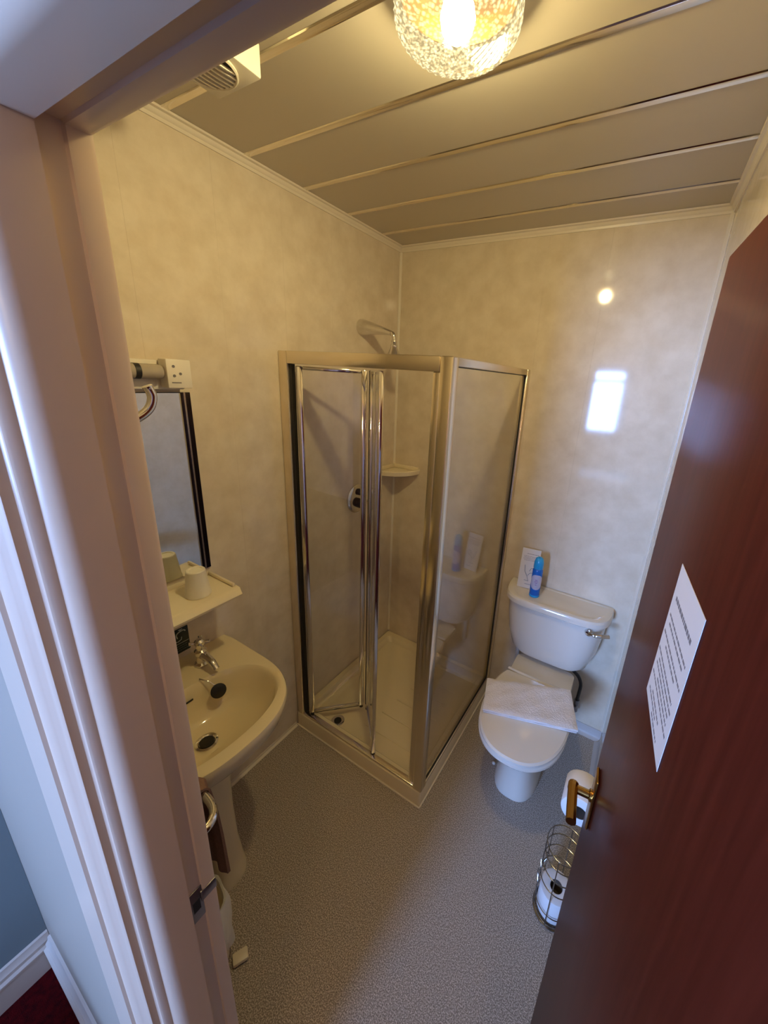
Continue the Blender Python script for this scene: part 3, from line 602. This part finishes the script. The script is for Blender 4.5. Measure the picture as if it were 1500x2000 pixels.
hs_ = thing('water_hose', 'dark flexible water hose with valve beside the toilet', 'hose', (1.24, 1.49, .2))
obj('hose', tube(BM(), spline([(1.190, 1.470, .4385), (1.198, 1.472, .405), (1.232, 1.478, .372), (1.250, 1.485, .325), (1.250, 1.49, .262), (1.248, 1.492, .215)], 6), .0085, 12), m_hose, hs_)
bm = BM(); tube(bm, [(1.248, 1.492, .222), (1.248, 1.492, .150)], .013, 14); tube(bm, [(1.248, 1.492, .185), (1.248, 1.4645, .185)], .009, 12); tube(bm, [(1.248, 1.495, .165), (1.248, D - .001, .165)], .009, 12)
obj('isolating_valve', bm, m_steel, hs_)
pp = tag(obj('overflow_pipe', tube(BM(), [(.905, 1.500, .30), (.905, 1.500, .4395)], .011, 14), m_pvc), 'white plastic pipe under the left of the cistern', 'pipe')
bm2 = BM(); tube(bm2, spline([(.905, 1.500, .4395), (.905, 1.500, .32), (.908, 1.507, .290), (.915, 1.5335, .282)], 5), .011, 14); bm2.to_mesh(pp.data); bm2.free()
for p_ in pp.data.polygons: p_.use_smooth = True

# bath mat folded on the lid
tm = thing('folded_bath_mat', 'folded white bath mat lying on the closed toilet lid', 'bath mat', (1.07, 1.1, .436))
A, B, C_, Dq = Vector((.868, 1.118, 0)), Vector((1.218, 1.268, 0)), Vector((1.286, 1.062, 0)), Vector((.918, .945, 0))
def mat_layer(z, th, inset, seed):
    bm = BM(); nx, ny = 36, 16; rr = random.Random(seed); top = []; bot = []
    for j in range(ny + 1):
        for i in range(nx + 1):
            u, v = inset + (1 - 2 * inset) * i / nx, inset + (1 - 2 * inset) * j / ny
            p_ = A.lerp(B, u).lerp(Dq.lerp(C_, u), v)
            e = min(u, 1 - u, v, 1 - v); h = .0018 * math.sin(17 * u + 5 * v + seed) * math.sin(11 * v - 4 * u) + .0009 * math.sin(43 * u + 23 * v)
            over = max(0, math.hypot((p_.x - TC) / .183, (p_.y - 1.03) / .23) - 1) if abs(p_.x - TC) > .15 else 0
            dz = 0
            edge = .004 * max(0, 1 - e / .025)
            top.append(bm.verts.new((p_.x, p_.y, z + th + h - edge + dz))); bot.append(bm.verts.new((p_.x, p_.y, z + dz)))
    w = nx + 1
    for j in range(ny):
        for i in range(nx):
            a = j * w + i; bm.faces.new((top[a], top[a + 1], top[a + w + 1], top[a + w])); bm.faces.new((bot[a + w], bot[a + w + 1], bot[a + 1], bot[a]))
    per = [i for i in range(w)] + [j * w + nx for j in range(1, ny + 1)] + [ny * w + i for i in range(nx - 1, -1, -1)] + [j * w for j in range(ny - 1, 0, -1)]
    for a, b in zip(per, per[1:] + per[:1]): bm.faces.new((bot[a], bot[b], top[b], top[a]))
    return bm
obj('lower_fold', mat_layer(.4362, .010, .008, 2), m_towel, tm)
obj('upper_fold', mat_layer(.4467, .011, 0, 5), m_towel, tm)

# things on the cistern
ZC = .7765
can = thing('air_freshener', 'blue air freshener spray can on the cistern', 'spray can', (.960, 1.418, ZC))
obj('can_body', lathe(BM(), [(.022, 0), (.0245, .003), (.0245, .142), (.022, .148), (.019, .152)], (.960, 1.418, ZC + .0005), n=32), m_blue, can)
obj('can_base', lathe(BM(), [(.0252, .0015), (.0252, .012)], (.960, 1.418, ZC + .0005), n=32), m_blue2, can)
obj('cap', lathe(BM(), [(.0225, .1525), (.0235, .156), (.0225, .185), (.018, .203), (.009, .211), (.001, .212)], (.960, 1.418, ZC + .0005), n=32), m_blue2, can)
bm = BM(); Rr = []
for k in range(17):
    a = math.radians(-165 + 150 * k / 16) + .25; hh = .040 * math.sqrt(max(0.02, 1 - (abs(k - 8) / 8.2) ** 2.4))
    Rr.append([(.960 + r * math.cos(a), 1.418 + r * math.sin(a), ZC + .085 + s * hh) for r, s in ((.0247, -1), (.0247, -.5), (.0247, 0), (.0247, .5), (.0247, 1), (.0251, 1), (.0251, .5), (.0251, 0), (.0251, -.5), (.0251, -1))])
rings(bm, Rr); lb_ = obj('label', bm, m_canlab, can)
bm = BM()
for z, hw in ((.098, .22), (.090, .34), (.082, .26), (.072, .16)):
    rings(bm, [[(.960 + r * math.cos(-math.pi / 2 + .18 + hw * s), 1.418 + r * math.sin(-math.pi / 2 + .18 + hw * s), ZC + z + dz) for r, dz in ((.02512, -.0014), (.0253, -.0014), (.0253, .0014), (.02512, .0014))] for s in (-1, -.5, 0, .5, 1)])
obj('printed_text', bm, mat('violet print', (.20, .10, .35), .5), lb_)
cd = thing('info_card', 'white printed card leaning on the wall behind the spray can', 'card', (.915, 1.49, ZC))
cm = Matrix.Translation((.905, 1.462, ZC + .001)) @ Matrix.Rotation(math.radians(8), 4, 'Z') @ Matrix.Rotation(math.radians(-14), 4, 'X')
obj('card', box(BM(), -.046, .046, 0, .0015, 0, .205, mtx=cm), m_paper, cd, smooth=False)
bm = BM(); rr = random.Random(9)
for z, a, b, h in ((.178, -.02, .040, .003), (.165, -.034, .040, .0022), (.158, -.032, .038, .0022), (.151, -.036, .040, .0022), (.144, -.030, .030, .0022)):
    x = a
    while x < b:
        w = rr.uniform(.004, .010); box(bm, x, min(x + w, b), -.0003, -.0001, z - h / 2, z + h / 2, mtx=cm); x += w + .002
obj('printed_text', bm, mat('pale print', (.32, .27, .28), .8), cd, smooth=False)
bm = BM()
def ct(P, r): tube(bm, [cm @ Vector((x, -.0004, z)) for x, z in P], r, 6)
ct([(-.022, .118), (-.018, .085), (-.004, .062)], .0013); ct([(-.004, .062), (.004, .040)], .001); ct([(-.016, .040), (.006, .038)], .001)
ct([(.004, .090), (.010, .104), (.022, .108), (.030, .096), (.022, .084), (.008, .080), (-.002, .066)], .0012); ct([(-.010, .022), (.020, .020)], .0009)
obj('printed_drawing', bm, mat('blue grey ink', (.16, .20, .28), .8), cd)

# ------------------------------------------------------------------ toilet rolls
def roll(name, label, c, ax, hgt=.100, ro=.055, group='toilet rolls'):
    t = thing(name, label, 'toilet roll', c, group)
    obj('tissue', lathe(BM(), [(.021, 0), (ro - .005, -.0005), (ro - .001, .0008), (ro, .003), (ro, hgt - .003), (ro - .001, hgt - .0008), (ro - .005, hgt + .0005), (.021, hgt)], c, ax, n=44, cap0=False, cap1=False), m_loo, t)
    obj('core', lathe(BM(), [(.0205, .001), (.0205, hgt - .001), (.0195, hgt - .001), (.0195, .001)], c, ax, n=28, cap0=False, cap1=False), m_core2, t)
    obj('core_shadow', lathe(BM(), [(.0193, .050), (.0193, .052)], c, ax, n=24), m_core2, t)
    return t
roll('toilet_roll', 'toilet roll on the wall holder behind the brass door handle', (1.332, .566, .680), (0, 1, 0), .090, .048)
hd_ = thing('roll_holder', 'small chrome wall holder carrying the upper toilet roll', 'roll holder', (1.39, .67, .69))
obj('holder_bar', tube(BM(), spline([(1.406, .680, .680), (1.352, .680, .680), (1.334, .674, .680), (1.332, .660, .680), (1.332, .625, .680)], 5), .006, 10), m_chrome, hd_)
obj('holder_plate', lathe(BM(), [(.020, .0008), (.020, .006)], (1.4125, .680, .680), (-1, 0, 0), n=20), m_chrome, hd_)
sx, sy = 1.329, .712
roll('toilet_roll', 'spare toilet roll inside the wire floor stand', (sx, sy, .016), (0, 0, 1), .102, .0535)
st = thing('roll_stand', 'wire toilet roll stand on the floor behind the door', 'roll stand', (sx, sy, 0))
def ringw(z, r, w=.0018): return tube(BM(), [(sx + r * math.cos(2 * math.pi * k / 40), sy + r * math.sin(2 * math.pi * k / 40), z) for k in range(40)], w, 8, True)
obj('base_ring', ringw(.004, .062, .0036), m_wire, st); obj('base_ring', ringw(.013, .0615, .0022), m_wire, st)
for z in (.055, .170, .230, .285, .328): obj('hoop', ringw(z, .0605), m_wire, st)
for k in range(6):
    a = 2 * math.pi * k / 6 + .35; obj('upright', tube(BM(), [(sx + .0625 * math.cos(a), sy + .0625 * math.sin(a), .004), (sx + .0628 * math.cos(a), sy + .0628 * math.sin(a), .329)], .0017, 8), m_wire, st)
for k in (2, 3):
    a = 2 * math.pi * k / 6 + .35; ca, sa = math.cos(a), math.sin(a)
    P = [(sx + .0665 * ca - sa * .012 * math.sin(t * .9), sy + .0665 * sa + ca * .012 * math.sin(t * .9), .105 + .011 * t) for t in range(12)]
    obj('scroll', tube(BM(), spline(P, 3), .0018, 8), m_wire, st)

for o in bpy.data.objects:
    if o.name.split('.')[0] in ('printed_text', 'printed_drawing', 'tap_symbol'): o['kind'] = 'stuff'
